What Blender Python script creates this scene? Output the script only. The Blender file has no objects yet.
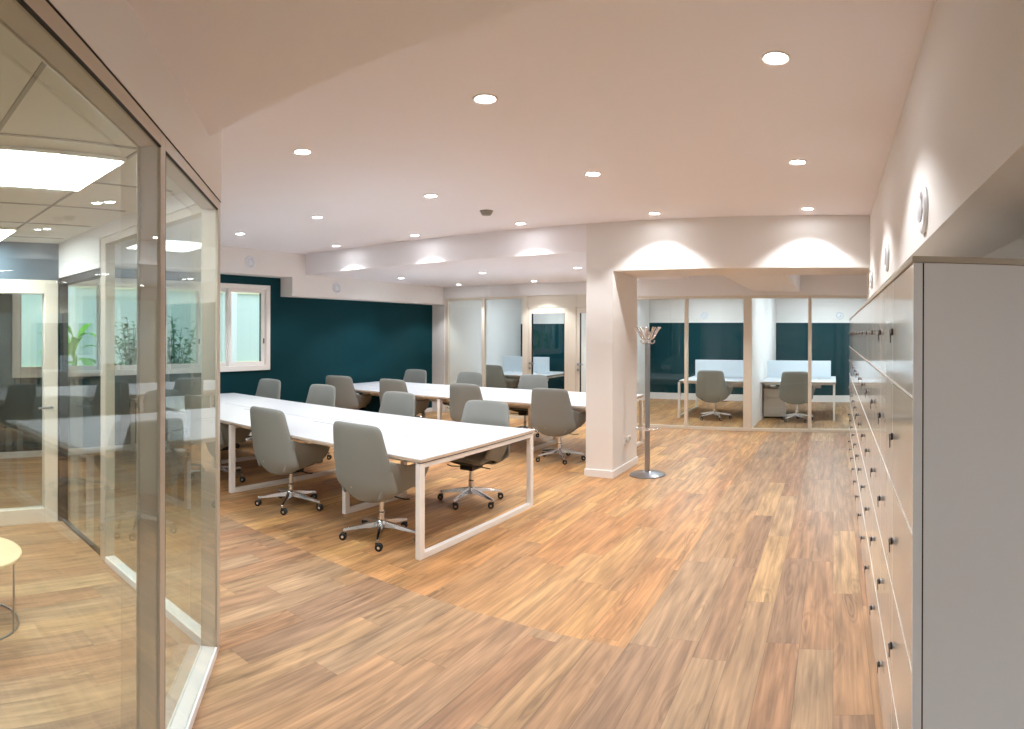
import bpy, math, random
from mathutils import Vector, Matrix, Euler

random.seed(4)
PI = math.pi
scene = bpy.context.scene
col = scene.collection
R = math.radians

# ------------------------------------------------------------------ mesh builder
class MB:
    def __init__(s):
        s.v = []; s.f = []; s.m = []
    def add(s, vs, fs, M=None, mi=0):
        b = len(s.v)
        for p in vs:
            p = Vector(p)
            s.v.append(M @ p if M else p)
        for f in fs:
            s.f.append([b + i for i in f]); s.m.append(mi)
        return s
    def box(s, x0, x1, y0, y1, z0, z1, M=None, mi=0):
        if x0 > x1: x0, x1 = x1, x0
        if y0 > y1: y0, y1 = y1, y0
        if z0 > z1: z0, z1 = z1, z0
        vs = [(x0,y0,z0),(x1,y0,z0),(x1,y1,z0),(x0,y1,z0),(x0,y0,z1),(x1,y0,z1),(x1,y1,z1),(x0,y1,z1)]
        return s.add(vs, [(0,3,2,1),(4,5,6,7),(0,1,5,4),(1,2,6,5),(2,3,7,6),(3,0,4,7)], M, mi)
    def prism(s, pts, z0, z1, M=None, mi=0):
        n = len(pts)
        vs = [(x,y,z0) for x,y in pts] + [(x,y,z1) for x,y in pts]
        fs = [tuple(range(n-1,-1,-1)), tuple(range(n,2*n))] + [(i,(i+1)%n,n+(i+1)%n,n+i) for i in range(n)]
        return s.add(vs, fs, M, mi)
    def lathe(s, prof, n=24, M=None, mi=0):
        vs = []; fs = []
        for r, z in prof:
            for k in range(n):
                a = 2*PI*k/n
                vs.append((r*math.cos(a), r*math.sin(a), z))
        m = len(prof)
        for j in range(m-1):
            for k in range(n):
                fs.append((j*n+k, j*n+(k+1)%n, (j+1)*n+(k+1)%n, (j+1)*n+k))
        if prof[0][0] > 1e-5: fs.append(tuple(range(n-1,-1,-1)))
        if prof[-1][0] > 1e-5: fs.append(tuple(range((m-1)*n, m*n)))
        return s.add(vs, fs, M, mi)
    def tube(s, pts, r, n=10, M=None, mi=0, closed=False):
        pts = [Vector(p) for p in pts]; N = len(pts); vs = []; fs = []
        rr = r if isinstance(r, (list, tuple)) else [r]*N
        up = None
        for i, p in enumerate(pts):
            a = pts[(i-1) % N] if (closed or i > 0) else p
            b = pts[(i+1) % N] if (closed or i < N-1) else p
            t = (b-a).normalized()
            if up is None:
                up = Vector((0,0,1)) if abs(t.z) < .9 else Vector((1,0,0))
            x = t.cross(up).normalized(); y = x.cross(t).normalized(); up = y
            for k in range(n):
                an = 2*PI*k/n
                vs.append(p + x*math.cos(an)*rr[i] + y*math.sin(an)*rr[i])
        L = N if closed else N-1
        for j in range(L):
            j2 = (j+1) % N
            for k in range(n):
                fs.append((j*n+k, j*n+(k+1)%n, j2*n+(k+1)%n, j2*n+k))
        if not closed:
            fs.append(tuple(range(n-1,-1,-1))); fs.append(tuple(range((N-1)*n, N*n)))
        return s.add(vs, fs, M, mi)
    def slab(s, fn, nu, nv, th, M=None, mi=0, edge=.45):
        """a padded sheet: fn(u,v) u,v in -1..1 gives its middle surface"""
        P = [[Vector(fn(-1+2*i/nu, -1+2*j/nv)) for i in range(nu+1)] for j in range(nv+1)]
        vs = []
        for sgn in (1, -1):
            for j in range(nv+1):
                for i in range(nu+1):
                    du = P[j][min(i+1,nu)] - P[j][max(i-1,0)]
                    dv = P[min(j+1,nv)][i] - P[max(j-1,0)][i]
                    nn = du.cross(dv)
                    nn = nn.normalized() if nn.length > 1e-9 else Vector((0,1,0))
                    e = max(abs(-1+2*i/nu), abs(-1+2*j/nv))**10
                    vs.append(P[j][i] + nn*sgn*th/2*(1-edge*e))
        q = (nu+1)*(nv+1); fs = []
        for j in range(nv):
            for i in range(nu):
                a = j*(nu+1)+i
                fs.append((a, a+1, a+nu+2, a+nu+1)); fs.append((q+a+nu+1, q+a+nu+2, q+a+1, q+a))
        ring = [i for i in range(nu+1)] + [j*(nu+1)+nu for j in range(1,nv+1)] + [nv*(nu+1)+i for i in range(nu-1,-1,-1)] + [j*(nu+1) for j in range(nv-1,0,-1)]
        for k in range(len(ring)):
            a, b = ring[k], ring[(k+1)%len(ring)]
            fs.append((b, a, q+a, q+b))
        return s.add(vs, fs, M, mi)
    def build(s, name, mats, parent=None, bevel=0, smooth=False, subsurf=0, segs=2):
        me = bpy.data.meshes.new(name)
        me.from_pydata([tuple(p) for p in s.v], [], s.f); me.update()
        if not isinstance(mats, (list, tuple)): mats = [mats]
        for m in mats: me.materials.append(m)
        for p, mi in zip(me.polygons, s.m): p.material_index = mi
        if smooth:
            for p in me.polygons: p.use_smooth = True
            if not subsurf: me.set_sharp_from_angle(angle=R(35))
        o = bpy.data.objects.new(name, me); col.objects.link(o)
        if parent: o.parent = parent
        if bevel:
            b = o.modifiers.new('bevel', 'BEVEL'); b.width = bevel; b.segments = segs; b.limit_method = 'ANGLE'; b.angle_limit = R(40)
            for p in me.polygons: p.use_smooth = True
            me.set_sharp_from_angle(angle=R(35))
            b.harden_normals = False
        if subsurf:
            ss = o.modifiers.new('sub', 'SUBSURF'); ss.levels = subsurf; ss.render_levels = subsurf
        return o

def tag(o, label=None, cat=None, group=None, kind=None):
    if label: o['label'] = label
    if cat: o['category'] = cat
    if group: o['group'] = group
    if kind: o['kind'] = kind
    return o
def empty(name, loc=(0,0,0), rz=0):
    o = bpy.data.objects.new(name, None); col.objects.link(o)
    o.location = loc; o.rotation_euler = (0,0,rz); o.empty_display_size = .1
    return o
def kids(o): return [c for c in bpy.data.objects if c.parent == o]
def copy_tree(o, parent=None):
    ch = kids(o)
    c = o.copy(); col.objects.link(c); c.parent = parent
    for k in ch: copy_tree(k, c)
    return c

# ------------------------------------------------------------------ materials
def srgb(r, g, b):
    f = lambda c: (c/255)/12.92 if c/255 <= .04045 else ((c/255+.055)/1.055)**2.4
    return (f(r), f(g), f(b), 1)
def mat(name, color, rough=.5, metal=0, spec=.5, coat=0, emis=None, estr=0, bump=0, bscale=200, var=0):
    m = bpy.data.materials.new(name); m.use_nodes = True
    nt = m.node_tree; b = nt.nodes['Principled BSDF']
    b.inputs['Base Color'].default_value = color
    b.inputs['Roughness'].default_value = rough
    b.inputs['Metallic'].default_value = metal
    b.inputs['Specular IOR Level'].default_value = spec
    b.inputs['Coat Weight'].default_value = coat
    b.inputs['Coat Roughness'].default_value = .08
    if emis:
        b.inputs['Emission Color'].default_value = emis; b.inputs['Emission Strength'].default_value = estr
    tc = nt.nodes.new('ShaderNodeTexCoord')
    n = nt.nodes.new('ShaderNodeTexNoise'); n.inputs['Scale'].default_value = bscale; n.inputs['Detail'].default_value = 3
    nt.links.new(tc.outputs['Object'], n.inputs['Vector'])
    if bump:
        bp = nt.nodes.new('ShaderNodeBump'); bp.inputs['Strength'].default_value = bump; bp.inputs['Distance'].default_value = .002
        nt.links.new(n.outputs['Fac'], bp.inputs['Height']); nt.links.new(bp.outputs['Normal'], b.inputs['Normal'])
    if var:
        mx = nt.nodes.new('ShaderNodeMix'); mx.data_type = 'RGBA'; mx.blend_type = 'MULTIPLY'; mx.inputs[0].default_value = 1
        cr = nt.nodes.new('ShaderNodeMapRange'); cr.inputs['To Min'].default_value = 1-var; cr.inputs['To Max'].default_value = 1+var
        nt.links.new(n.outputs['Fac'], cr.inputs['Value'])
        mx.inputs[6].default_value = color
        nt.links.new(cr.outputs['Result'], mx.inputs[7]); nt.links.new(mx.outputs[2], b.inputs['Base Color'])
    return m
def glass(name, tint, ior=1.5, boost=1.0):
    m = bpy.data.materials.new(name); m.use_nodes = True
    nt = m.node_tree; nt.nodes.clear()
    out = nt.nodes.new('ShaderNodeOutputMaterial'); mix = nt.nodes.new('ShaderNodeMixShader')
    tr = nt.nodes.new('ShaderNodeBsdfTransparent'); gl = nt.nodes.new('ShaderNodeBsdfGlossy')
    fr = nt.nodes.new('ShaderNodeFresnel'); fr.inputs['IOR'].default_value = ior
    geo = nt.nodes.new('ShaderNodeNewGeometry')
    # on the inside of the thin pane use the outward normal so both faces behave like a thin sheet
    tr.inputs['Color'].default_value = tint; gl.inputs['Roughness'].default_value = 0.0
    gl.inputs['Color'].default_value = (.95, 1, .98, 1)
    ml = nt.nodes.new('ShaderNodeMath'); ml.operation = 'MULTIPLY'; ml.inputs[1].default_value = boost; ml.use_clamp = True
    nf = nt.nodes.new('ShaderNodeMath'); nf.operation = 'MULTIPLY'   # only the entry face reflects
    inv = nt.nodes.new('ShaderNodeMath'); inv.operation = 'SUBTRACT'; inv.inputs[0].default_value = 1
    nt.links.new(geo.outputs['Backfacing'], inv.inputs[1])
    nt.links.new(fr.outputs[0], ml.inputs[0]); nt.links.new(ml.outputs[0], nf.inputs[0]); nt.links.new(inv.outputs[0], nf.inputs[1])
    nt.links.new(nf.outputs[0], mix.inputs[0]); nt.links.new(tr.outputs[0], mix.inputs[1]); nt.links.new(gl.outputs[0], mix.inputs[2])
    nt.links.new(mix.outputs[0], out.inputs[0])
    return m

M = {}
M['paint']   = mat('white wall paint', srgb(232,228,225), .75, bump=.15, bscale=300)
M['ceil']    = mat('ceiling paint', srgb(240,236,239), .85, bump=.1, bscale=250)
M['teal']    = mat('dark teal paint', srgb(0,55,63), .75, spec=.2, bump=.1, bscale=300)
M['slate']   = mat('flat slate blue', srgb(70,86,98), .55)  # even blue-grey colour of the band above the meeting room door
M['skirt']   = mat('white skirting', srgb(235,233,232), .4)
M['frame']   = mat('powder coated frame', srgb(222,212,196), .35)
M['frameg']  = mat('greige partition frame', srgb(196,184,168), .35)
M['sill']    = mat('white sill', srgb(240,240,240), .3)
M['gasket']  = mat('black gasket', srgb(32,28,28), .6)
M['top']     = mat('white desk laminate', srgb(222,225,231), .3)
M['edge']    = mat('beige desk edge', srgb(205,185,165), .5)
M['white']   = mat('white metal', srgb(238,234,230), .32)
M['fabric']  = mat('grey upholstery', srgb(138,140,136), .8, bump=.5, bscale=900, var=.06)
M['fabricd'] = mat('dark grey upholstery', srgb(74,74,70), .85, bump=.5, bscale=900)
M['black']   = mat('black plastic', srgb(22,22,24), .4)
M['chrome']  = mat('polished aluminium', srgb(225,226,230), .16, metal=1)
M['steel']   = mat('brushed steel', srgb(165,167,172), .3, metal=1)
M['lock']    = mat('dark lock', srgb(60,52,50), .3, metal=.8)
M['door']    = mat('glossy cream locker laminate', srgb(226,220,211), .12, coat=.35, var=.02, bscale=5)
M['lockw']   = mat('light locker edge', srgb(245,242,238), .3)
M['panel']   = mat('grey locker side', srgb(234,237,247), .42, bump=.1, bscale=500)
M['cap']     = mat('taupe locker top', srgb(190,180,168), .45)
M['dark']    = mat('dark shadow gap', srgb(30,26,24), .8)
M['tile']    = mat('ceiling tile', srgb(222,220,212), .9, bump=.2, bscale=400)
M['tbar']    = mat('ceiling tile grid', srgb(150,146,136), .6)
M['lamp']    = mat('lit lamp lens', (1,1,1,1), .4, emis=(.93,.97,1,1), estr=34)
M['panlamp'] = mat('lit led panel', (1,1,1,1), .4, emis=(.92,.97,1,1), estr=32)
M['panoff'] = mat('cool lit led panel', (1,1,1,1), .4, emis=(.8,.92,1,1), estr=27)
M['trim']    = mat('white lamp ring', srgb(225,220,215), .4)
M['vent']    = mat('pale vent plastic', srgb(225,226,230), .4)
M['ventg']   = mat('grey vent gap', srgb(150,152,160), .6)
M['birch']   = mat('pale birch', srgb(226,200,160), .4, var=.05, bscale=20)
M['glass']   = glass('partition glass', (.965,.99,.98,1), boost=1.0)
M['glassb']  = glass('window glass', (.93,.985,.98,1), boost=.7)
M['screen']  = mat('pale desk screen', srgb(214,224,232), .5)
M['leafg']   = mat('banana leaf', srgb(140,215,60), .5, var=.2, bscale=6)
M['leafd']   = mat('shrub leaf', srgb(70,130,80), .5, var=.25, bscale=6)
M['pot']     = mat('pale plant pot', srgb(190,186,178), .7)
M['facade']  = mat('cream facade', srgb(248,240,205), .8, var=.04, bscale=2)
M['facw']    = mat('white facade column', srgb(240,244,244), .7)
M['facg']    = mat('teal facade glazing', srgb(216,232,228), .3)
M['paving']  = mat('pale paving', srgb(190,188,180), .8)
M['label']   = mat('pale stitched tag', srgb(200,178,150), .6)

def floor_material():
    m = bpy.data.materials.new('wood plank flooring'); m.use_nodes = True
    nt = m.node_tree; b = nt.nodes['Principled BSDF']; L = nt.links.new
    def math_(op, a, c=None, clamp=False):
        n = nt.nodes.new('ShaderNodeMath'); n.operation = op; n.use_clamp = clamp
        for i, x in enumerate((a, c)):
            if x is None: continue
            if isinstance(x, (int, float)): n.inputs[i].default_value = x
            else: L(x, n.inputs[i])
        return n.outputs[0]
    tc = nt.nodes.new('ShaderNodeTexCoord'); sx = nt.nodes.new('ShaderNodeSeparateXYZ'); L(tc.outputs['Object'], sx.inputs[0])
    X, Y = sx.outputs['X'], sx.outputs['Y']
    zone = math_('MULTIPLY', math_('LESS_THAN', X, -1.07), math_('GREATER_THAN', Y, 3.06))
    W_, L_ = .178, 1.25
    xs = math_('DIVIDE', math_('ADD', X, math_('MULTIPLY', zone, .06)), W_)
    row = math_('FLOOR', xs)
    wn = nt.nodes.new('ShaderNodeTexWhiteNoise'); wn.noise_dimensions = '2D'
    cv = nt.nodes.new('ShaderNodeCombineXYZ'); L(row, cv.inputs[0]); L(math_('MULTIPLY', zone, 17.3), cv.inputs[1]); L(cv.outputs[0], wn.inputs['Vector'])
    ys = math_('ADD', math_('DIVIDE', Y, L_), wn.outputs['Value'])
    cell = math_('FLOOR', ys)
    w2 = nt.nodes.new('ShaderNodeTexWhiteNoise'); w2.noise_dimensions = '3D'
    cv2 = nt.nodes.new('ShaderNodeCombineXYZ'); L(row, cv2.inputs[0]); L(cell, cv2.inputs[1]); L(zone, cv2.inputs[2]); L(cv2.outputs[0], w2.inputs['Vector'])
    ramp = nt.nodes.new('ShaderNodeValToRGB'); ramp.color_ramp.interpolation = 'LINEAR'
    cols = [(0, srgb(158,118,88)), (.2, srgb(170,132,98)), (.4, srgb(152,120,94)), (.6, srgb(176,139,101)), (.8, srgb(160,131,104)), (1, srgb(190,154,112))]
    e = ramp.color_ramp.elements
    e[0].position, e[0].color = cols[0]; e[1].position, e[1].color = cols[-1]
    for p, c in cols[1:-1]:
        q = e.new(p); q.color = c
    L(w2.outputs['Value'], ramp.inputs[0])
    # long soft colour streaks inside each plank
    sc = nt.nodes.new('ShaderNodeCombineXYZ')
    seps = nt.nodes.new('ShaderNodeSeparateColor'); L(w2.outputs['Color'], seps.inputs[0])
    L(math_('ADD', math_('MULTIPLY', X, 20), math_('MULTIPLY', seps.outputs[0], 50)), sc.inputs[0])
    L(math_('ADD', math_('MULTIPLY', Y, 1.9), math_('MULTIPLY', seps.outputs[1], 50)), sc.inputs[1])
    n1 = nt.nodes.new('ShaderNodeTexNoise'); n1.inputs['Scale'].default_value = 1; n1.inputs['Detail'].default_value = 4; n1.inputs['Distortion'].default_value = .25
    L(sc.outputs[0], n1.inputs['Vector'])
    # fine grain
    sg = nt.nodes.new('ShaderNodeCombineXYZ')
    L(math_('ADD', math_('MULTIPLY', X, 60), math_('MULTIPLY', seps.outputs[2], 90)), sg.inputs[0])
    L(math_('MULTIPLY', Y, 2.2), sg.inputs[1])
    n2 = nt.nodes.new('ShaderNodeTexNoise'); n2.inputs['Scale'].default_value = 1; n2.inputs['Detail'].default_value = 3; n2.inputs['Distortion'].default_value = .5
    L(sg.outputs[0], n2.inputs['Vector'])
    mr1 = nt.nodes.new('ShaderNodeMapRange'); mr1.inputs[1].default_value = .3; mr1.inputs[2].default_value = .7; mr1.inputs['To Min'].default_value = .68; mr1.inputs['To Max'].default_value = 1.34; L(n1.outputs['Fac'], mr1.inputs['Value'])
    mr2 = nt.nodes.new('ShaderNodeMapRange'); mr2.inputs[1].default_value = .3; mr2.inputs[2].default_value = .7; mr2.inputs['To Min'].default_value = .8; mr2.inputs['To Max'].default_value = 1.14; L(n2.outputs['Fac'], mr2.inputs['Value'])
    # knots and cathedral figure: a stretched ring pattern that only shows in some places
    kv = nt.nodes.new('ShaderNodeCombineXYZ')
    L(math_('ADD', math_('MULTIPLY', X, 7), math_('MULTIPLY', seps.outputs[1], 33)), kv.inputs[0]); L(math_('ADD', math_('MULTIPLY', Y, 1.3), math_('MULTIPLY', seps.outputs[0], 21)), kv.inputs[1])
    n3 = nt.nodes.new('ShaderNodeTexNoise'); n3.inputs['Scale'].default_value = 1; n3.inputs['Detail'].default_value = 1; L(kv.outputs[0], n3.inputs['Vector'])
    rings = math_('SINE', math_('MULTIPLY', n3.outputs['Fac'], 90))
    amt = math_('MULTIPLY', math_('SUBTRACT', n3.outputs['Fac'], .53, True), 5, True)
    rg = math_('SUBTRACT', 1, math_('MULTIPLY', math_('MULTIPLY', math_('ADD', rings, 1), amt), .17))
    # dark joints
    fx = math_('FRACT', xs); fy = math_('FRACT', ys)
    jx = math_('MULTIPLY', math_('GREATER_THAN', fx, .010), math_('LESS_THAN', fx, .990))
    jy = math_('MULTIPLY', math_('GREATER_THAN', fy, .0012), math_('LESS_THAN', fy, .9988))
    ex = math_('GREATER_THAN', math_('ABSOLUTE', math_('ADD', X, 1.07)), .002)
    joint = math_('ADD', math_('MULTIPLY', math_('MULTIPLY', jx, jy), .3), .7)
    val = math_('MULTIPLY', math_('MULTIPLY', math_('MULTIPLY', mr1.outputs[0], mr2.outputs[0]), rg), joint)
    mx = nt.nodes.new('ShaderNodeMix'); mx.data_type = 'RGBA'; mx.blend_type = 'MULTIPLY'; mx.inputs[0].default_value = 1
    L(ramp.outputs[0], mx.inputs[6]); L(val, mx.inputs[7])
    # the batch of boards in the desk area is yellower
    mz = nt.nodes.new('ShaderNodeMix'); mz.data_type = 'RGBA'; mz.blend_type = 'MULTIPLY'
    L(math_('MULTIPLY', zone, .8), mz.inputs[0]); L(mx.outputs[2], mz.inputs[6]); mz.inputs[7].default_value = (1.32, 1.17, .86, 1)
    L(mz.outputs[2], b.inputs['Base Color'])
    b.inputs['Roughness'].default_value = .44; b.inputs['Specular IOR Level'].default_value = .38
    bp = nt.nodes.new('ShaderNodeBump'); bp.inputs['Strength'].default_value = .12; bp.inputs['Distance'].default_value = .002
    L(n2.outputs['Fac'], bp.inputs['Height']); L(bp.outputs['Normal'], b.inputs['Normal'])
    return m
M['floor'] = floor_material()

# ------------------------------------------------------------------ dimensions (metres; camera stands at the origin, lockers run along +Y)
EYE = 1.65
ZC, ZS, ZD = 2.916, 2.575, 2.59       # main ceiling, near soffit, dropped ceiling over the rear desks
YB, YS = 6.58, 1.545                  # face of the dropped beam, far edge of the near soffit
XT, XBK = -7.87, -7.57                # teal wall, face of the boxed duct over it
YP = 10.40                            # rear glass partition
YR = 15.0                             # rear wall of the small offices
XR, XA = .38, .74                     # boxed duct over the lockers, alcove wall
P1 = Vector((-2.70, 1.76)); D = Vector((.7308, -.6827)); N_ = Vector((.6827, .7308))

def S(name, mb, m, parent=None, label=None, **k):
    o = mb.build(name, m, parent, **k)
    if not parent: tag(o, label=label, kind='structure')
    return o

# floor
S('floor', MB().box(-8.1, 1.6, -3.2, 15.2, -.12, 0), M['floor'], label='wood plank floor running through the whole office')

# teal wall with two window openings
WZ0, WZ1 = 1.10, 2.35
wb = MB()
wins = [(1.98, 3.92), (4.14, 6.02)]
ys = [-3.2] + [v for w in wins for v in w] + [YP+.05]
for i in range(0, len(ys), 2): wb.box(XT-.2, XT, ys[i], ys[i+1], 0, 3.05)
for a, b_ in wins:
    wb.box(XT-.2, XT, a, b_, 0, WZ0); wb.box(XT-.2, XT, a, b_, WZ1, 3.05)
S('wall_left', wb, M['teal'], label='dark teal wall with windows behind the desks')
# boxed white duct along the top of the teal wall: high over the window, lower beyond
S('beam_left', MB().box(XT+.001, XBK, 1.89, 6.3, 2.534, 3.0).box(XT+.001, XBK, 6.3, YP-.06, 2.232, 3.0), M['paint'], label='white boxed ceiling duct above the teal wall')
# ceilings
S('ceiling', MB().box(-8.05, 1.0, YS, YB, ZC, ZC+.1), M['ceil'], label='pale flat ceiling over the open area')
S('ceiling_lower', MB().box(-8.05, -2.79, YB, YP+.1, ZD, ZD+.45).box(-2.79, -2.46, 7.46, YP+.1, ZD, ZD+.45), M['ceil'], label='lowered pale ceiling above the rear desks')
S('ceiling_soffit', MB().box(-8.05, 1.0, -3.2, YS, ZS, ZS+.45), M['ceil'], label='lowered ceiling nearest to the viewer')
S('ceiling_recess', MB().box(-2.46, 1.6, YB+.84, YP+.1, 2.66, 2.8), M['ceil'], label='ceiling in front of the small offices')
S('ceiling_office', MB().box(-8.05, 1.6, YP+.1, YR+.2, 2.62, 2.72), M['ceil'], label='ceiling inside the small glass offices')
# pillar and beams
S('column', MB().box(-2.79, -2.46, 6.58, 7.46, 0, ZC+.05), M['paint'], label='white square pillar beside the coat stand')
S('beam', MB().box(-2.46, XA, 6.58, 7.42, 2.36, ZC+.05), M['paint'], label='deep white beam between pillar and lockers')
S('beam_duct', MB().box(-1.35, -.57, 7.42, YP-.05, 2.358, 2.7), M['paint'], label='boxed duct running from beam to glass offices')
S('beam_right', MB().box(XR, XA, -3.2, 7.1, 2.04, ZC+.05), M['paint'], label='white boxed bulkhead above the lockers')
S('wall_right', MB().box(XA, XA+.15, -3.2, YP+.1, 0, 3.05), M['paint'], label='white wall behind the lockers')
S('wall_front', MB().box(-8.1, 1.0, -3.3, -3.2, 0, 3.05), M['paint'])
S('trim_1', MB().box(-2.805, -2.445, 6.565, 7.475, 0, .085), M['skirt'], label='white skirting around the pillar foot', bevel=.003)
S('baseboard_left', MB().box(XT, XT+.015, -3.1, YP-.06, 0, .08), M['skirt'], label='white skirting under the teal wall')
# rear offices: teal wall with white above, dividers
S('wall_back', MB().box(-8.05, 1.6, YR, YR+.15, 0, 1.92), M['teal'], label='dark teal wall inside the glass offices')
S('wall_back_upper', MB().box(-8.05, 1.6, YR-.01, YR+.15, 1.92, 2.7), M['paint'], label='white band of wall above the rear teal wall')
S('baseboard_back', MB().box(-8.0, 1.5, YR-.02, YR, 0, .16), M['skirt'], label='white skirting under the rear teal wall')
S('wall_office_left', MB().box(-8.05, -7.55, YP-.05, YR, 0, 2.7), M['paint'], label='white side wall of the left office')
S('wall_office_divider', MB().box(-1.49, -1.41, YP+.06, YR-.03, 0, 2.7), M['paint'], label='white wall dividing the two right offices')
S('wall_office_partition', MB().box(-4.69, -4.61, YP+.06, YR-.03, 0, 2.7), M['paint'])
S('wall_office_right', MB().box(1.25, 1.4, YP, YR, 0, 2.7), M['paint'])
S('trim_2', MB().box(-7.55, -3.58, YP-.06, YP+.06, 2.36, 2.7).box(-3.58, XA, YP-.06, YP+.06, 2.30, 2.8), M['paint'], label='white wall strip above the rear glass partitions')

S('wall_office_back', MB().box(-7.55, -4.69, 13.6, 13.7, 0, 1.88), M['teal'], label='dark teal rear wall of the left office')
S('wall_office_back_upper', MB().box(-7.55, -4.69, 13.59, 13.7, 1.88, 2.7), M['paint'], label='white wall above the teal wall of the left office')

# ------------------------------------------------------------------ glazed partitions
def pane(mb, x0, x1, y, z0, z1): mb.box(x0, x1, y-.004, y+.004, z0, z1)
gp = empty('glass_partition', (0, 0, 0)); tag(gp, 'rear glass partition with white frame in front of the small offices', kind='structure')
def post(x0, x1, z1, name='post'): MB().box(x0, x1, YP-.035, YP+.035, 0, z1).build(name, M['frame'], gp, bevel=.003)
for x0, x1, z1 in [(-7.55,-7.47,2.36), (-6.65,-6.58,2.36), (-5.72,-5.60,2.36), (-4.76,-4.60,2.36), (-3.66,-3.58,2.36), (-2.56,-2.50,2.30), (-1.53,-1.39,2.30), (-.435,-.375,2.30), (.66,.74,2.30)]:
    post(x0, x1, z1)
for a, b_, zt in [(-7.47,-6.65,2.36), (-6.58,-5.72,2.36), (-3.58,-2.56,2.30), (-2.50,-1.53,2.30), (-1.39,-.435,2.30), (-.375,.66,2.30)]:
    MB().box(a, b_, YP-.032, YP+.032, 0, .05).build('bottom_rail', M['frame'], gp, bevel=.002)
    MB().box(a, b_, YP-.032, YP+.032, zt-.05, zt).build('top_rail', M['frame'], gp, bevel=.002)
    g = MB(); pane(g, a, b_, YP-.02, .05, zt-.05); g.build('glass_pane', M['glass'], gp)
for a, b_ in [(-5.60,-4.76), (-4.60,-3.66)]:
    MB().box(a, b_, YP-.03, YP+.03, 2.13, 2.36).build('over_panel', M['frame'], gp, bevel=.002)
# doors in the rear partition
def office_door(n, a, b_, hx, lab):
    d = empty('door_%d' % n, ((a+b_)/2, YP, 0)); tag(d, lab, kind='structure')
    w = (b_-a)/2-.005
    fr = MB().box(-w, -w+.075, -.025, .025, .01, 2.12).box(w-.075, w, -.025, .025, .01, 2.12).box(-w+.075, w-.075, -.025, .025, 2.02, 2.12).box(-w+.075, w-.075, -.025, .025, .01, .14)
    fr.build('door_frame', M['frame'], d, bevel=.003)
    MB().box(-w+.075, w-.075, -.004, .004, .14, 2.02).build('glass_pane', M['glass'], d)
    g = MB().box(-w+.07, -w+.078, -.027, .027, .14, 2.02).box(w-.078, w-.07, -.027, .027, .14, 2.02)
    g.build('gasket', M['gasket'], d)
    h = MB().tube([(hx*(w-.037), -.026, 1.08), (hx*(w-.037), -.075, 1.08), (hx*(w-.037)-hx*.12, -.075, 1.08)], .009)
    h.lathe([(.024, 0), (.024, .008)], 16, Matrix.Translation((hx*(w-.037), -.026, 1.08)) @ Matrix.Rotation(PI/2, 4, 'X'))
    h.lathe([(.024, 0), (.024, .008)], 16, Matrix.Translation((hx*(w-.037), -.026, .98)) @ Matrix.Rotation(PI/2, 4, 'X'))
    h.build('door_handle', M['steel'], d, smooth=True)
office_door(1, -5.60, -4.76, -1, 'white framed glass door left of the pillar')
office_door(2, -4.60, -3.66, -1, 'white framed glass door mostly hidden by the pillar')

# diagonal glass enclosure: wall line through P1 along D, inner side = -N
MD = Matrix(((D.x, N_.x, 0, P1.x), (D.y, N_.y, 0, P1.y), (0,0,1,0), (0,0,0,1)))   # local x along wall, +y towards the viewer
ZG = 2.33
dp = empty('glass_partition'); tag(dp, 'tall diagonal glass partition nearest the viewer at left', kind='structure')
WD = .085
sp = [(0, .075), (1.10, 1.165), (2.42, 2.485), (3.74, 3.805)]
for a, b_ in sp:
    MB().box(a, b_, -WD, 0, 0, ZG, MD).build('post', M['frameg'], dp, bevel=.002)
for (a0, a1), (b0, b1) in zip(sp[:-1], sp[1:]):
    MB().box(a1, b0, -WD, 0, 0, .045, MD).build('bottom_rail', M['sill'], dp, bevel=.002)
    MB().box(a1, b0, -WD, 0, ZG-.05, ZG, MD).build('top_rail', M['frameg'], dp, bevel=.002)
    MB().box(a1, b0, -.014, -.006, .045, ZG-.05, MD).build('glass_pane', M['glass'], dp)
    MB().box(a1, b0, -WD+.006, -WD+.014, .045, ZG-.05, MD).build('glass_pane', M['glass'], dp)
    MB().box(b0-.003, b0+.0005, -.006, .0, .045, ZG-.05, MD).box(a1, b0, -.006, .0015, ZG-.056, ZG-.05, MD).build('gasket', M['gasket'], dp)
MB().box(0, 3.8, 0, .0025, ZG-.003, ZG+.004, MD).build('shadow_gap', M['dark'], dp)
# wall over the diagonal partition and over the inner partition
wm = MB().box(-.004, 3.9, -.09, .004, ZG+.001, ZC+.05, MD)
S('wall_diagonal', wm, M['paint'], label='pale wall strip above the diagonal glass partition')
YI = 1.685
S('wall_inner', MB().box(-5.12, P1.x-.01, YI-.01, YI+.078, ZG+.001, ZC+.05).box(-5.12, -4.17, YI-.01, YI+.078, 2.12, ZG+.001), M['paint'], label='white wall above the inner glass partition')
ip = empty('glass_partition'); tag(ip, 'inner glass partition between meeting room and desks', kind='structure')
def ibox(name, x0, x1, y0, y1, z0, z1, m, bev=.002): return MB().box(x0, x1, y0, y1, z0, z1).build(name, M[m], ip, bevel=bev)
ibox('post', -4.17, -4.08, YI, YI+.075, 0, ZG, 'frameg')
ibox('bottom_rail', -4.08, -2.76, YI, YI+.075, 0, .045, 'sill')
ibox('top_rail', -4.08, -2.76, YI, YI+.075, ZG-.05, ZG, 'frameg')
ibox('glass_pane', -4.08, -2.76, YI+.006, YI+.014, .045, ZG-.05, 'glass', 0)
ibox('bottom_rail', -5.11, -4.17, YI+.02, YI+.06, 0, .02, 'gasket')
ibox('top_rail', -5.11, -4.17, YI+.005, YI+.075, 2.06, 2.12, 'gasket')
ibox('glass_pane', -5.11, -4.17, YI+.036, YI+.044, .02, 2.06, 'glass', 0)
ibox('post', -5.17, -5.11, YI, YI+.075, 0, 2.12, 'gasket')
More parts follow.
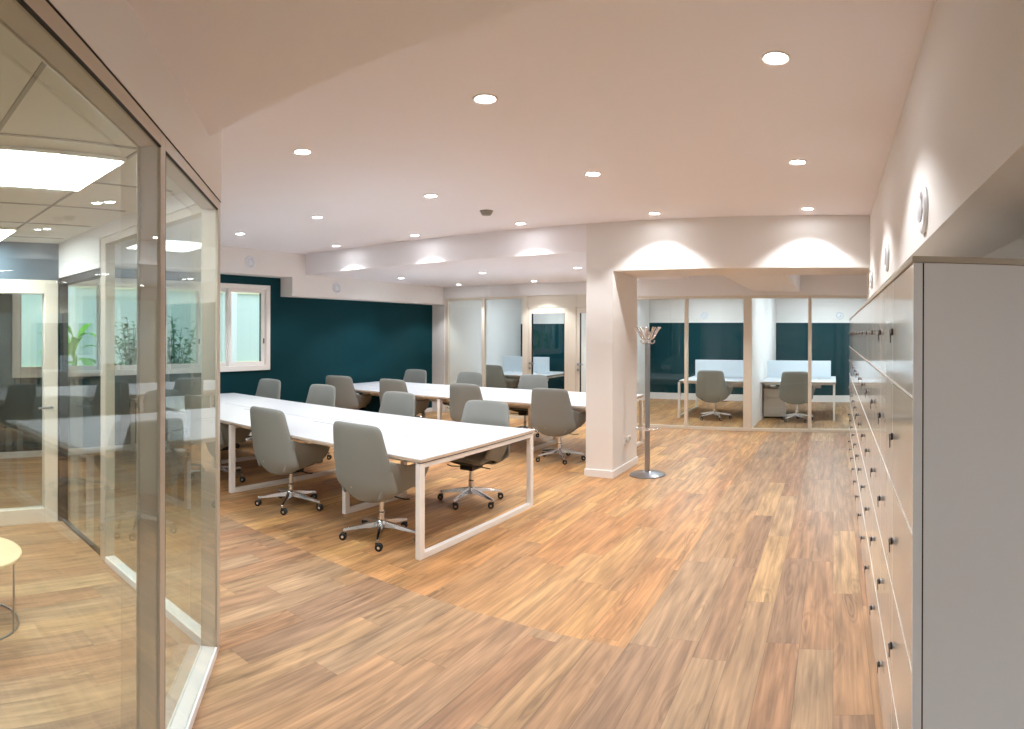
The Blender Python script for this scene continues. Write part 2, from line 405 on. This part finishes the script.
# side wall of the meeting room with a glazed door
XW = -5.12
S('wall_meeting', MB().box(XW-.08, XW, -3.2, YI, 2.10, 2.6).box(XW-.08, XW, -3.2, .66, 0, 2.1), M['slate'], label='slate blue wall above the glass door of the meeting room')
d3 = empty('door_3', (XW-.04, 1.165, 0)); tag(d3, 'cream framed glass door inside the meeting room', kind='structure')
MB().box(-.03, .05, -.5, -.41, .0, 2.1).box(-.03, .05, .38, .5, .0, 2.1).box(-.03, .05, -.41, .38, 1.98, 2.1).box(-.03, .05, -.41, .38, 0, .13).build('door_frame', M['frame'], d3, bevel=.004)
MB().box(-.004, .004, -.41, .38, .13, 1.98).build('glass_pane', M['glass'], d3)
MB().tube([(.05, .44, 1.0), (.1, .44, 1.0), (.1, .31, 1.0)], .009).build('door_handle', M['steel'], d3, smooth=True)

# tiled ceiling of the meeting room
poly = [(XW, -3.0), (XW, YI), (-2.80, YI), (-2.74, 1.66), ((P1+D*3.9-N_*.11).x, (P1+D*3.9-N_*.11).y), (.05, -3.0)]
S('ceiling_tiles', MB().prism(poly, 2.42, 2.46), M['tile'], label='tiled ceiling of the glass meeting room')
gb = MB()
for k in range(6):
    x = -2.34 - .62*k
    if x > XW+.1: gb.box(x-.009, x+.009, -2.9, min(YI-.02, 1.66-.934*(x+2.74)+.0 if x > -2.74 else YI-.02) - .05, 2.4165, 2.42)
for k in range(8):
    y = 1.13 - .62*k
    xr = min(-2.85, -2.85) if y > 1.6 else -2.74 + (1.66-y)/.934 - .16
    gb.box(XW, xr, y-.009, y+.009, 2.416, 2.42)
tb = S('trim_3', gb, M['tbar'], label='grid of thin bars in the tiled ceiling')
def led_panel(cx, cy, lab):
    o = empty('led_panel', (cx, cy, 2.40)); tag(o, lab, 'ceiling light', 'square light panels in the tiled ceiling')
    MB().box(-.305, .305, -.305, .305, 0, .015).build('panel_frame', M['white'], o)
    MB().box(-.29, .29, -.29, .29, -.004, 0).build('diffuser', M['panlamp'], o)
led_panel(-2.78, .82, 'large lit square panel nearest the glass in the tiled ceiling')
led_panel(-4.72, .82, 'lit square panel farther away in the tiled ceiling')
led_panel(-2.0, -1.7, 'lit square panel deeper in the meeting room, behind the viewer')

# ------------------------------------------------------------------ windows in the teal wall
def window(n, y0, y1, lab):
    w = empty('window_%d' % n, (XT, (y0+y1)/2, WZ0)); tag(w, lab, kind='structure')
    h = WZ1-WZ0; a = (y1-y0)/2
    cs = MB()
    cs.box(-.02, .03, -a-.05, -a+.03, -.05, h+.05).box(-.02, .03, a-.03, a+.05, -.05, h+.05).box(-.02, .03, -a+.03, a-.03, h-.02, h+.05).box(-.02, .035, -a+.03, a-.03, -.05, .03)
    cs.build('window_casing', M['white'], w, bevel=.004)
    for k, (p, q, dx) in enumerate([(-a+.03, -a/3+.02, -.03), (-a/3-.02, a*.24+.02, -.07), (a*.24-.02, a-.03, -.03)]):
        s_ = MB().box(dx-.02, dx+.02, p, p+.055, .03, h-.02).box(dx-.02, dx+.02, q-.055, q, .03, h-.02).box(dx-.02, dx+.02, p+.055, q-.055, h-.075, h-.02).box(dx-.02, dx+.02, p+.055, q-.055, .03, .09)
        so = s_.build('sash', M['white'], w, bevel=.003)
        MB().box(dx-.003, dx+.003, p+.055, q-.055, .09, h-.075).build('pane', M['glassb'], so)
        MB().box(dx+.02, dx+.032, q-.035, q-.02, h/2-.25, h/2-.17).build('latch', M['black'], so)
window(1, 4.14, 6.02, 'white sliding window in the teal wall beside the desks')
window(2, 1.98, 3.92, 'white sliding window seen through the meeting room glass')

# ------------------------------------------------------------------ outside
S('ground', MB().box(-22, -8.1, -8, 18, -.2, -.02), M['paving'], label='pale courtyard paving outside the windows')
bd = empty('building', (-13, 5, 0)); tag(bd, 'cream building across the courtyard seen through the windows', 'building')
MB().box(-.4, 0, -14, 12, -.02, .9).box(-.4, 0, -14, 12, 2.65, 6).build('wall', M['facade'], bd)
MB().box(-.3, -.1, -14, 12, .9, 2.65).build('glazing', M['facg'], bd)
for k in range(12):
    MB().box(-.35, .12, -13.6+k*2.15, -13.3+k*2.15, .9, 2.65).build('facade_column', M['facw'], bd, bevel=.01)
def leafblade(mb, base, az, L, W, up, droop):
    rows = 8; pts = []
    d = Vector((math.cos(az), math.sin(az), 0)); s_ = Vector((-math.sin(az), math.cos(az), 0))
    for i in range(rows+1):
        t = i/rows
        c = Vector(base) + d*(L*.75*t) + Vector((0,0,up*L*(t) - droop*L*t*t))
        w = .012 + W*math.sin(PI*min(.985, max(0, t-.18)/.82))**.7
        pts += [c - s_*w + Vector((0,0,.18*w)), c, c + s_*w + Vector((0,0,.18*w))]
    fs = []
    for i in range(rows):
        for k in range(2):
            a = i*3+k; fs.append((a, a+1, a+4, a+3))
    mb.add(pts, fs)
def potted(name, loc, lab, cat, big):
    o = empty(name, loc); tag(o, lab, cat)
    H = .55
    MB().lathe([(.17,0),(.23,H-.04),(.24,H),(.21,H),(.2,H-.05),(.0,H-.05)], 24).build('pot', M['pot'], o, smooth=True)
    rnd = random.Random(len(lab)); lv = MB(); st = MB()
    if big:
        st.tube([(0,0,H-.05),(.01,0,1.0),(0,.01,1.3)], [.05,.045,.03]).build('stem', M['leafg'], o, smooth=True)
        for k in range(16):
            leafblade(lv, (0,0,1.08+.03*k), k*2.4+.9, rnd.uniform(.5,.85), rnd.uniform(.055,.085), .1+1.3*((k*7)%16)/16, rnd.uniform(.3,.9))
        lv.build('leaves', M['leafg'], o, smooth=True)
    else:
        for k in range(22):
            a = rnd.uniform(0, 6.28); h = rnd.uniform(.5, 1.35); r_ = rnd.uniform(.08,.42)
            tip = (r_*math.cos(a), r_*math.sin(a), H+h)
            st.tube([(0,0,H-.05),(tip[0]*.4,tip[1]*.4,H+h*.5),tip], .006, 5)
            for j in range(13):
                t = .35+.65*j/12
                b_ = (tip[0]*t, tip[1]*t, H+h*t)
                leafblade(lv, b_, rnd.uniform(0,6.28), rnd.uniform(.12,.2), .028, rnd.uniform(-.1,.7), .3)
        st.build('stem', M['leafd'], o); lv.build('leaves', M['leafd'], o, smooth=True)
potted('banana_plant', (-9.0, 3.2, 0), 'broad leaved bright green plant outside the far left window', 'plant', True)
potted('potted_shrub', (-9.0, 5.0, 0), 'small leaved bushy green plant outside the window', 'plant', False)
potted('potted_shrub', (-9.3, 4.3, 0), 'small leaved bushy plant between banana plant and window post', 'plant', False)

# ------------------------------------------------------------------ downlights
SPOT_W = 70
def make_downlight():
    o = empty('downlight')
    MB().lathe([(.052,-.001),(.062,-.007),(.068,-.004),(.070,0),(.055,.002)], 28).build('trim_ring', M['trim'], o, smooth=True)
    MB().lathe([(.051,-.003),(.0001,-.003)], 28).build('lens', M['lamp'], o)
    ld = bpy.data.lights.new('downlight_bulb', 'SPOT'); ld.energy = SPOT_W; ld.color = (.95,.98,1)
    ld.spot_size = R(116); ld.spot_blend = .35; ld.shadow_soft_size = .05
    lo = bpy.data.objects.new('downlight_bulb', ld); col.objects.link(lo); lo.parent = o; lo.location = (0,0,-.012)
    return o
dl = make_downlight(); first = True
XN = {-.27:'nearest the lockers', -1.87:'second row from the lockers', -3.47:'third row from the lockers', -5.03:'fourth row from the lockers', -6.50:'row nearest the teal wall'}
YNm = ['near end', 'middle', 'far end by the beam']
spots = []
for i, y in enumerate([2.82, 4.54, 6.24]):
    for x in XN:
        if x < -5 and i == 0: continue
        px = {-1.87: -1.79, -3.47: -3.28}.get(x, x) if i == 0 else x
        spots.append((px, y, ZC, 'recessed round ceiling light, %s, at the %s' % (XN[x], YNm[i]), 'lights in the main ceiling'))
for i, y in enumerate([8.12, 9.85]):
    for x in (-6.85, -5.2, -3.58):
        spots.append((x, y, ZD, 'round light in the lowered ceiling, %s, %s' % ({-6.85:'teal wall side', -5.2:'middle of the row', -3.58:'pillar side'}[x], 'nearer the beam' if i == 0 else 'nearer the glass doors'), 'lights in the lowered ceiling'))
for x in (-1.9, .0):
    spots.append((x, 8.9, 2.66, 'recessed light hidden behind the deep beam, %s' % ('by the pillar' if x < -1 else 'by the lockers'), 'lights behind the beam'))
for x, y in ((.05, -.8), (-.75, -2.4), (.05, -2.4)):  # unseen lamps added behind the viewer to brighten the locker end
    spots.append((x, y, ZS, 'added unseen light overhead in the near soffit, %s%s' % ('by the glass' if x < -.5 else 'by the lockers', '' if y > -1 else ', farther behind the viewer'), 'added lights in the near soffit'))
for x, y, z, lab, g in spots:
    o = dl if first else copy_tree(dl)
    first = False
    o.location = (x, y, z); tag(o, lab, 'ceiling light', g)
# office ceiling panels
def office_panel(x, y, lab):
    o = empty('led_panel', (x, y, 2.60)); tag(o, lab, 'ceiling light', 'light panels inside the small offices')
    MB().box(-.305, .305, -.305, .305, 0, .019).build('panel_frame', M['white'], o)
    MB().box(-.29, .29, -.29, .29, -.004, 0).build('diffuser', M['panoff'], o)
for x, y, lab in [(-6.1,12.2,'left office'),(-3.0,11.6,'middle office, by the glass'),(-3.0,13.6,'middle office, by the teal wall'),(-.2,11.6,'right office, by the glass'),(-.2,13.6,'right office, by the teal wall')]:
    office_panel(x, y, 'lit square ceiling panel, ' + lab)

# smoke detector, vents
o = MB().lathe([(.0001,-.045),(.045,-.045),(.052,-.03),(.058,-.028),(.062,-.01),(.07,-.008),(.07,0)], 28).build('smoke_detector', M['tbar'], smooth=True)
o.location = (-3.42, 5.42, ZC); tag(o, 'small round smoke detector on the main ceiling', 'smoke detector')
def make_vent():
    o = empty('wall_vent')
    Mx = Matrix.Rotation(PI/2, 4, 'Y')
    MB().lathe([(.06,0),(.098,0),(.1,.008),(.092,.018),(.078,.02),(.066,.012),(.06,.004)], 32, Mx).build('vent_ring', M['vent'], o, smooth=True)
    MB().lathe([(.0001,.001),(.066,.001),(.066,.003),(.0001,.003)], 32, Mx).build('vent_gap', M['ventg'], o)
    MB().lathe([(.012,.002),(.012,.02),(.05,.018),(.054,.024),(.045,.03),(.0001,.033)], 32, Mx).build('vent_disc', M['vent'], o, smooth=True)
    return o
v = make_vent()
VL = [((XBK, 5.47, 2.71), 0, 'round vent above the window of the teal wall'), ((XBK, 7.28, 2.41), 0, 'round vent on the lower duct above the teal wall'),
      ((XR, 2.57, 2.17), PI, 'round vent on the locker bulkhead, closest to the viewer'), ((XR, 4.34, 2.19), PI, 'round vent on the locker bulkhead, middle one'), ((XR, 6.1, 2.2), PI, 'round vent on the locker bulkhead, closest to the beam'),
      ((-3.2, YR-.01, 2.1), -PI/2, 'round vent inside the middle office'), ((.13, YR-.01, 2.1), -PI/2, 'round vent inside the right office')]
for i, (l, rz, lab) in enumerate(VL):
    o = v if i == 0 else copy_tree(v)
    o.location = l; o.rotation_euler = (0,0,rz); tag(o, lab, 'vent', 'round wall vents')

# power sockets on the pillar
for i, (y, lab) in enumerate([(7.02, 'white power socket on pillar side, nearer the pillar edge'), (7.15, 'white power socket on pillar side, farther one')]):
    o = empty('power_socket', (-2.46, y, .36)); tag(o, lab, 'socket', 'power sockets on the pillar')
    MB().box(0, .012, -.042, .042, -.042, .042).build('cover_plate', M['white'], o, bevel=.003)
    MB().lathe([(.0001,.0125),(.02,.0125),(.024,.016),(.026,.0125)], 20, Matrix.Rotation(PI/2, 4, 'Y')).build('socket_well', M['vent'], o)

# ------------------------------------------------------------------ lockers
LX, LY0, CW, RH, LT = .211, 1.637, .567, .367, 1.858
def make_locker(two=2):
    o = empty('locker_cabinet')
    W = CW*two
    zb = LT-.016-5*RH
    MB().box(.024, .50, .002, W-.002, .02, LT-.018).build('body', M['panel'], o)
    MB().box(.02, .50, .004, W-.004, 0, .06).build('plinth', M['dark'], o)
    MB().box(-.004, .51, 0, W-.001, LT-.016, LT).build('top_board', M['cap'], o, bevel=.002)
    for c in range(two):
        for r_ in range(5):
            z1 = LT-.016-r_*RH-.003; z0 = z1-RH+.005; y0 = c*CW+.002; y1 = (c+1)*CW-.002
            d = MB().box(0, .021, y0, y1, z0, z1).build('door', M['door'], o, bevel=.0015)
            if r_ < 4: MB().box(-.0012, .001, y0, y1, z0, z0+.008).build('edge_strip', M['lockw'], d)
            k = MB(); zc = (z0+z1)/2; yc = y1-.045
            Mk = Matrix.Translation((0, yc, zc)) @ Matrix.Rotation(-PI/2, 4, 'Y')
            k.lathe([(.011,0),(.011,.006),(.009,.008),(.009,.010),(.0001,.010)], 14, Mk)
            k.box(-.018, -.009, yc-.0025, yc+.0025, zc-.009, zc+.009)
            k.build('lock', M['steel'], d, smooth=True)
            kk = MB().box(-.016, -.013, yc-.0055, yc+.0055, zc-.038, zc-.004).lathe([(.0125,-.0035),(.0125,.0035)], 14, Matrix.Translation((-.008, yc, zc)) @ Matrix.Rotation(-PI/2, 4, 'Y'))
            kk.build('key', M['lock'], d)
    return o
lk = make_locker()
LN = ['closest to the viewer, its grey end panel showing', 'second from the near end', 'third from the near end', 'fourth from the near end', 'fifth from the near end', 'last one beside the rear glass']
for i in range(6):
    o = lk if i == 0 else copy_tree(lk)
    o.location = (LX, LY0+.003+i*CW*2, 0)
    tag(o, 'cream locker cabinet of ten small doors, ' + LN[i], 'locker', 'row of locker cabinets along the right wall')
ep = MB().box(.028, .51, -.012, -.002, 0, LT-.018)
ep.build('end_panel', M['panel'], lk)
MB().box(.0, .024, -.010, 0, .06, LT-.018).build('end_edge', M['panel'], lk)
MB().box(-.004, .51, -.014, 0, LT-.016, LT).build('top_edge', M['cap'], lk)
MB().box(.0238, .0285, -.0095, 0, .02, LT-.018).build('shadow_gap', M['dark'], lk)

# ------------------------------------------------------------------ bench desks (2.5 m, four places)
def make_desk(L=2.5, W=1.70, mods=2):
    o = empty('bench_desk')          # origin at the right front corner on the floor; runs to -X, +Y
    zt = .735; m = L/mods; hw = W/2
    for k in range(mods):
        for s_ in (0, 1):
            x1 = -k*m-.001; x0 = -(k+1)*m+.001
            y0, y1 = (0, hw-.006) if s_ == 0 else (hw+.006, W)
            t = MB().box(x0, x1, y0, y1, zt-.025, zt)
            t.box(x0+.0005, x1-.0005, y0+.0005, y1-.0005, zt-.0255, zt-.0245, mi=1)
            tp = t.build('desk_top', [M['top'], M['edge']], o, bevel=.003)
            # darker edge band all round, under the white surface
            MB().box(x0-.0004, x1+.0004, y0-.0008, y1+.0008, zt-.023, zt-.006).build('edge_band', M['edge'], tp)
            yc = hw-.13 if s_ == 0 else hw+.13
            xc = (x0+x1)/2
            MB().box(xc-.16, xc+.16, yc-.007, yc+.007, zt-.001, zt+.0008).build('cable_slot', M['ventg'], tp)
    MB().box(-L+.02, -.02, hw-.0055, hw+.0055, zt-.06, zt-.012).build('centre_gap', M['dark'], o)
    def loop(x, y0, y1, name):
        a = .055; b_ = .045
        f = MB().box(x-b_, x, y0, y0+a, 0, .70).box(x-b_, x, y1-a, y1, 0, .70).box(x-b_, x, y0+a, y1-a, 0, .045).box(x-b_, x, y0+a, y1-a, .665, .70)
        f.build(name, M['white'], o, bevel=.003)
        MB().box(x-b_, x, y0+.02, y1-.02, .70, .71).build('spacer', M['dark'], o)
    loop(-.012, .006, W-.006, 'leg_frame')
    loop(-L+.02, .006, W-.006, 'leg_frame')
    for k in range(1, mods): loop(-k*m+.025, .42, W-.42, 'leg_frame')
    for y in (.12, W-.15, hw-.1, hw+.07):
        MB().box(-L+.05, -.05, y, y+.03, .668, .708).build('cross_beam', M['white'], o)
    MB().box(-L+.3, -.3, hw-.12, hw+.12, .56, .57).box(-L+.3, -.3, hw-.12, hw-.11, .57, .64).box(-L+.3, -.3, hw+.11, hw+.12, .57, .64).build('cable_tray', M['white'], o)
    return o
dk = make_desk()
G = 'white bench desks in the open area'
ROT = R(-1.0)
def place_desk(o, x, y, rz, lab, g=G):
    o.location = (x, y, 0); o.rotation_euler = (0,0,rz); tag(o, lab, 'desk', g)
place_desk(dk, -2.76, 3.50, ROT, 'long white bench desk closest to the viewer, open white end frame facing out')
def share_frame(o):       # the bench butts against its neighbour and rests on that one's leg frame
    for k in kids(o):
        if (k.name.startswith('leg_frame') or k.name.startswith('spacer')) and max(v.co.x for v in k.data.vertices) > -.1:
            bpy.data.objects.remove(k)
d2 = copy_tree(dk); share_frame(d2); place_desk(d2, -2.76-2.503*math.cos(ROT), 3.50-2.503*math.sin(ROT), ROT, 'white bench desk continuing the front row towards the window')
d3_ = copy_tree(dk); place_desk(d3_, -2.80, 7.12, 0, 'white bench desk in the rear row, its end hidden by the pillar')
d4 = copy_tree(dk); share_frame(d4); place_desk(d4, -2.80-2.503, 7.12, 0, 'white bench desk in the rear row against the teal wall')
# single office desks
def office_desk(x1, y0, L, W, lab, scr=True):
    o = make_desk(L, W, 1); place_desk(o, x1, y0, 0, lab, 'white desks in the small glass offices')
    return o
def desk_screen(x0, x1, y, lab):
    o = empty('desk_screen', ((x0+x1)/2, y, .737)); tag(o, lab, 'desk screen', 'pale screens on the office desks')
    w = (x1-x0)/2
    MB().box(-w, w, -.012, .012, .02, .37).build('panel', M['screen'], o, bevel=.004)
    for s_ in (-1, 1): MB().box(s_*(w-.25)-.03, s_*(w-.25)+.03, -.02, .02, 0, .022).build('bracket', M['white'], o)
office_desk(-1.52, 11.72, 1.48, 1.66, 'white desk in the middle office behind the coat stand')
desk_screen(-2.86, -1.56, 12.55, 'pale screen standing on the middle office desk')
office_desk(.04, 11.72, 1.43, 1.66, 'white desk in the right office next to the lockers')
desk_screen(-1.36, -.06, 12.55, 'pale screen standing on the right office desk')
office_desk(-5.98, 11.7, 1.48, 1.6, 'white desk in the left office behind the glass door')
desk_screen(-7.40, -6.2, 12.5, 'pale screen standing on the left office desk')
# white pedestal under the right office desk
pd = empty('drawer_pedestal', (-1.17, 12.3, 0)); tag(pd, 'white drawer pedestal under the right office desk', 'drawer unit')
MB().box(-.2, .2, -.27, .27, .03, .58).build('body', M['white'], pd, bevel=.004)
for k in range(3): MB().box(-.195, .195, -.288, -.272, .05+.177*k, .05+.177*k+.17).build('drawer', M['white'], pd, bevel=.003)
MB().box(-.19, .19, -.26, .26, 0, .03).build('plinth', M['black'], pd)

# ------------------------------------------------------------------ chairs
def make_chair():
    o = empty('office_chair')        # faces +Y
    def wid(v):   # v 0 bottom .. 1 top
        if v < .22: return .185 + (.325-.185)*math.sin(PI/2*v/.22)
        w = .325 + (.25-.325)*((v-.22)/.78)**1.1
        if v > .95: w -= .022*((v-.95)/.05)**2
        return w
    def back(u, vv):
        v = (vv+1)/2
        z = .335 + .625*v
        y = -.24 - .02*math.sin(v*PI*.8) - .085*v**1.3 + (.045 + .05*(1-v))*abs(u)**2.4
        y += .10*max(0, .25-v)**1.3*4*.5
        z -= .012*abs(u)**4*(1 if v > .5 else 0)
        z += .05*abs(u)**3*max(0, 1-v/.2)
        return (u*wid(v), y, z)
    MB().slab(back, 14, 20, .055).build('backrest', M['fabric'], o, smooth=True, subsurf=1)
    for s_ in (-1, 1):
        def arm(u, vv, s_=s_):
            t = (u+1)/2; v = (vv+1)/2
            y = -.25 + .46*t
            zb = .37 + .115*t**1.2; zt = .70 - .06*min(1, t*2.5)**.8 + .0*t
            if t > .93: zb += .012*((t-.93)/.07)**2; zt -= .012*((t-.93)/.07)**2
            x = s_*(.29 + .022*math.sin(min(1, t*2.5)*PI/2) + .012*v - .05*(1-v)**2 - .07*(1-t)**2*(1-v))
            return (x, y, zb+(zt-zb)*v)
        MB().slab(arm, 12, 8, .045).build('armrest', M['fabric'], o, smooth=True, subsurf=1)
    def seat(u, vv):
        return (u*.245*(1-.10*max(0, vv)**6), -.015 + vv*.235, .455 + .018*(1-u*u) - .03*max(0, vv)**3)
    MB().slab(seat, 12, 12, .085).build('seat', M['fabric'], o, smooth=True, subsurf=1)
    MB().slab(lambda u, v_: (u*.19, v_*.155+.04, .39+.035*(u*u*.6+max(0, v_)**2)), 8, 8, .05).build('seat_pan', M['fabricd'], o, smooth=True, subsurf=1)
    mc = MB().box(-.07, .07, -.10, .10, .325, .372)
    mc.tube([(.06, .03, .345), (.20, .05, .335), (.25, .05, .345)], .006, 8)
    mc.tube([(-.06, -.03, .345), (-.19, -.04, .335)], .006, 8)
    mc.build('mechanism', M['black'], o, bevel=.008)
    MB().lathe([(.028,.10),(.028,.21),(.02,.215),(.02,.335)], 20).build('gas_column', M['chrome'], o, smooth=True)
    bs = MB().lathe([(.0001,.075),(.035,.08),(.045,.10),(.042,.135),(.03,.15),(.028,.15)], 20)
    for k in range(5):
        a = 2*PI*k/5 + R(18)
        Mr = Matrix.Rotation(a, 4, 'Z')
        vs = []
        for x, w, zt, zb in [(.03,.024,.142,.092), (.12,.021,.128,.092), (.22,.017,.108,.082), (.30,.014,.092,.074), (.318,.010,.088,.074)]:
            vs += [(x,-w,zb), (x,w,zb), (x,w*.65,zt), (x,-w*.65,zt)]
        fs = [(3,2,1,0)] + [(4*j+i, 4*j+(i+1)%4, 4*j+4+(i+1)%4, 4*j+4+i) for j in range(4) for i in range(4)] + [(16,17,18,19)]
        bs.add(vs, fs, Mr)
    bs.build('star_base', M['chrome'], o, bevel=.003)
    for k in range(5):
        a = 2*PI*k/5 + R(18)
        Mr = Matrix.Translation((.302*math.cos(a), .302*math.sin(a), 0)) @ Matrix.Rotation(a*1.7+k, 4, 'Z')
        c = MB()
        for s_ in (-1, 1):
            c.lathe([(.0001,-.009),(.022,-.009),(.029,-.005),(.029,.005),(.022,.009),(.0001,.009)], 18, Mr @ Matrix.Translation((.012, s_*.014, .029)) @ Matrix.Rotation(PI/2, 4, 'X'))
        c.box(-.016, .012, -.006, .006, .026, .06, Mr)
        co = c.build('caster', M['black'], o, smooth=True)
        h = MB()
        for s_ in (-1, 1):
            h.lathe([(.0001,-.0105),(.011,-.0105),(.011,.0105),(.0001,.0105)], 14, Mr @ Matrix.Translation((.012, s_*.014, .029)) @ Matrix.Rotation(PI/2, 4, 'X'))
        h.lathe([(.006,.055),(.006,.082)], 10, Mr)
        h.build('caster_hub', M['chrome'], co)
    MB().box(-.076, -.065, -.279, -.262, .44, .47).build('fabric_tag', M['label'], o)
    return o
ch = make_chair()
first = True
def chair(x, y, deg, lab, g):
    """deg = heading, clockwise from +Y"""
    global first
    o = ch if first else copy_tree(ch)
    first = False
    o.location = (x, y, 0); o.rotation_euler = (0,0,R(-deg)); tag(o, lab, 'chair', g)
GN = 'chairs on the near side of the front desk row'; GF = 'chairs on the far side of the front desk row'
GN2 = 'chairs on the near side of the rear desk row'; GF2 = 'chairs on the far side of the rear desk row'
chair(-3.32, 3.70, 0, 'grey office chair seen from behind, closest to the viewer at the front desk', GN)
chair(-4.53, 3.76, 0, 'grey office chair seen from behind, second from the end of the front desk', GN)
chair(-5.85, 3.80, -5, 'grey office chair half hidden by the corner post of the glass partition', GN)
chair(-7.10, 3.82, 0, 'grey office chair at the front desk, seen only through the glass partition', GN)
chair(-3.34, 5.03, 178, 'grey office chair turned slightly, tucked across the front desk near its open end', GF)
chair(-4.68, 5.20, 184, 'grey office chair across the front desk, second from its open end', GF)
chair(-6.05, 5.26, 182, 'grey office chair across the front desk, third from its open end', GF)
chair(-7.26, 5.32, 180, 'grey office chair across the front desk, closest to the window', GF)
chair(-3.46, 7.28, 0, 'grey office chair seen from behind next to the white pillar', GN2)
chair(-4.76, 7.30, 2, 'grey office chair at the rear desk row, just behind the slightly turned chair', GN2)
chair(-6.08, 7.30, 0, 'grey office chair at the rear desk row, third from the pillar', GN2)
chair(-7.22, 7.22, -12, 'grey office chair at the rear desk row, against the teal wall', GN2)
chair(-4.80, 8.80, 180, 'grey office chair behind the rear desks, in front of the glass door', GF2)
chair(-6.08, 8.80, 182, 'grey office chair behind the rear desks, in front of the glass panels', GF2)
chair(-7.30, 8.80, 180, 'grey office chair behind the rear desks, in the teal wall corner', GF2)
chair(-2.30, 11.75, 4, 'grey office chair in the middle office behind the coat stand', 'chairs in the small glass offices')
chair(-.70, 11.72, 2, 'grey office chair in the right office beside the lockers', 'chairs in the small glass offices')
chair(-7.0, 11.75, 10, 'grey office chair inside the left office behind the glass panels', 'chairs in the small glass offices')

# ------------------------------------------------------------------ coat stand
cs = empty('coat_stand', (-2.14, 6.88, 0)); tag(cs, 'silver metal coat stand on a round base beside the white pillar', 'coat stand')
MB().lathe([(.205,0),(.208,.008),(.19,.02),(.06,.034),(.04,.045),(.0001,.045)], 40).build('base', M['steel'], cs, smooth=True)
MB().lathe([(.03,.03),(.03,1.59),(.026,1.61),(.0001,1.61)], 24).build('pole', M['steel'], cs, smooth=True)
rg = MB().tube([(.135*math.cos(a*PI/16), .135*math.sin(a*PI/16), .54) for a in range(32)], .007, 8, closed=True)
for k in range(4): rg.tube([(.02*math.cos(k*PI/2+.4), .02*math.sin(k*PI/2+.4), .54), (.135*math.cos(k*PI/2+.4), .135*math.sin(k*PI/2+.4), .54)], .005, 8)
rg.lathe([(.026,.525),(.032,.525),(.032,.555),(.026,.555)], 20)
rg.build('umbrella_ring', M['chrome'], cs, smooth=True)
hub = MB().lathe([(.031,1.54),(.038,1.55),(.038,1.575),(.031,1.585),(.031,1.625),(.04,1.64),(.034,1.67),(.0001,1.68)], 20)
hub.build('hub', M['chrome'], cs, smooth=True)
for k in range(12):
    a = k*PI/6+.2; c_, s_ = math.cos(a), math.sin(a)
    pr = [(.02,1.595),(.045,1.58),(.075,1.60),(.105,1.655),(.14,1.71),(.155,1.72)]
    MB().tube([(r_*c_, r_*s_, z) for r_, z in pr], [.008,.008,.008,.008,.009,.012], 8).build('hook', M['chrome'], cs, smooth=True)
for k in range(4):
    a = k*PI/2+.6; c_, s_ = math.cos(a), math.sin(a)
    pr = [(.02,1.56),(.05,1.53),(.075,1.54),(.085,1.57)]
    MB().tube([(r_*c_, r_*s_, z) for r_, z in pr], [.007,.007,.007,.010], 8).build('small_hook', M['chrome'], cs, smooth=True)

# ------------------------------------------------------------------ side table in the meeting room
st = empty('side_table', (-3.46, .62, 0)); tag(st, 'round pale wood side table on thin metal legs inside the glass room', 'side table')
MB().lathe([(.0001,.385),(.275,.385),(.28,.39),(.28,.403),(.275,.408),(.0001,.408)], 48).build('table_top', M['birch'], st, smooth=True)
for k in range(4):
    a = k*PI/2 + .85; a2 = a+PI/2
    r_ = .262
    MB().tube([(r_*math.cos(a), r_*math.sin(a), .385), (r_*math.cos(a), r_*math.sin(a), .012)], .006, 8).build('leg', M['steel'], st, smooth=True)
MB().tube([(.262*math.cos(k*PI/24), .262*math.sin(k*PI/24), .008) for k in range(48)], .006, 8, closed=True).build('floor_ring', M['steel'], st, smooth=True)

# ------------------------------------------------------------------ world
w = bpy.data.worlds.new('world'); scene.world = w; w.use_nodes = True
bg = w.node_tree.nodes['Background']; bg.inputs[0].default_value = (.86,.95,1,1); bg.inputs[1].default_value = 1.5

# ------------------------------------------------------------------ camera: the photograph is a swept panorama, so a cylindrical projection
F = 618.0; XV, Y0 = 834.0, 334.0
cd = bpy.data.cameras.new('camera'); cam = bpy.data.objects.new('camera', cd); col.objects.link(cam)
cd.type = 'PANO'; cd.panorama_type = 'CENTRAL_CYLINDRICAL'
cd.central_cylindrical_range_u_min = -XV/F; cd.central_cylindrical_range_u_max = (1024-XV)/F
cd.central_cylindrical_range_v_min = -(729-Y0)/F; cd.central_cylindrical_range_v_max = Y0/F
cd.central_cylindrical_radius = 1.0
cd.clip_start = .02; cd.clip_end = 200
cam.location = (0,0,EYE)
cam.rotation_euler = (Matrix.Rotation(R(-.18), 4, 'Y') @ Matrix.Rotation(PI/2, 4, 'X')).to_euler()
scene.camera = cam

cy = scene.cycles
cy.max_bounces = 10; cy.diffuse_bounces = 5; cy.glossy_bounces = 5; cy.transparent_max_bounces = 24; cy.transmission_bounces = 6
cy.caustics_reflective = False; cy.caustics_refractive = False
cy.sample_clamp_indirect = 6; cy.blur_glossy = .5
scene.view_settings.view_transform = 'Standard'; scene.view_settings.look = 'None'
scene.view_settings.exposure = 0.52; scene.view_settings.gamma = 1; scene.view_settings.use_curve_mapping = False
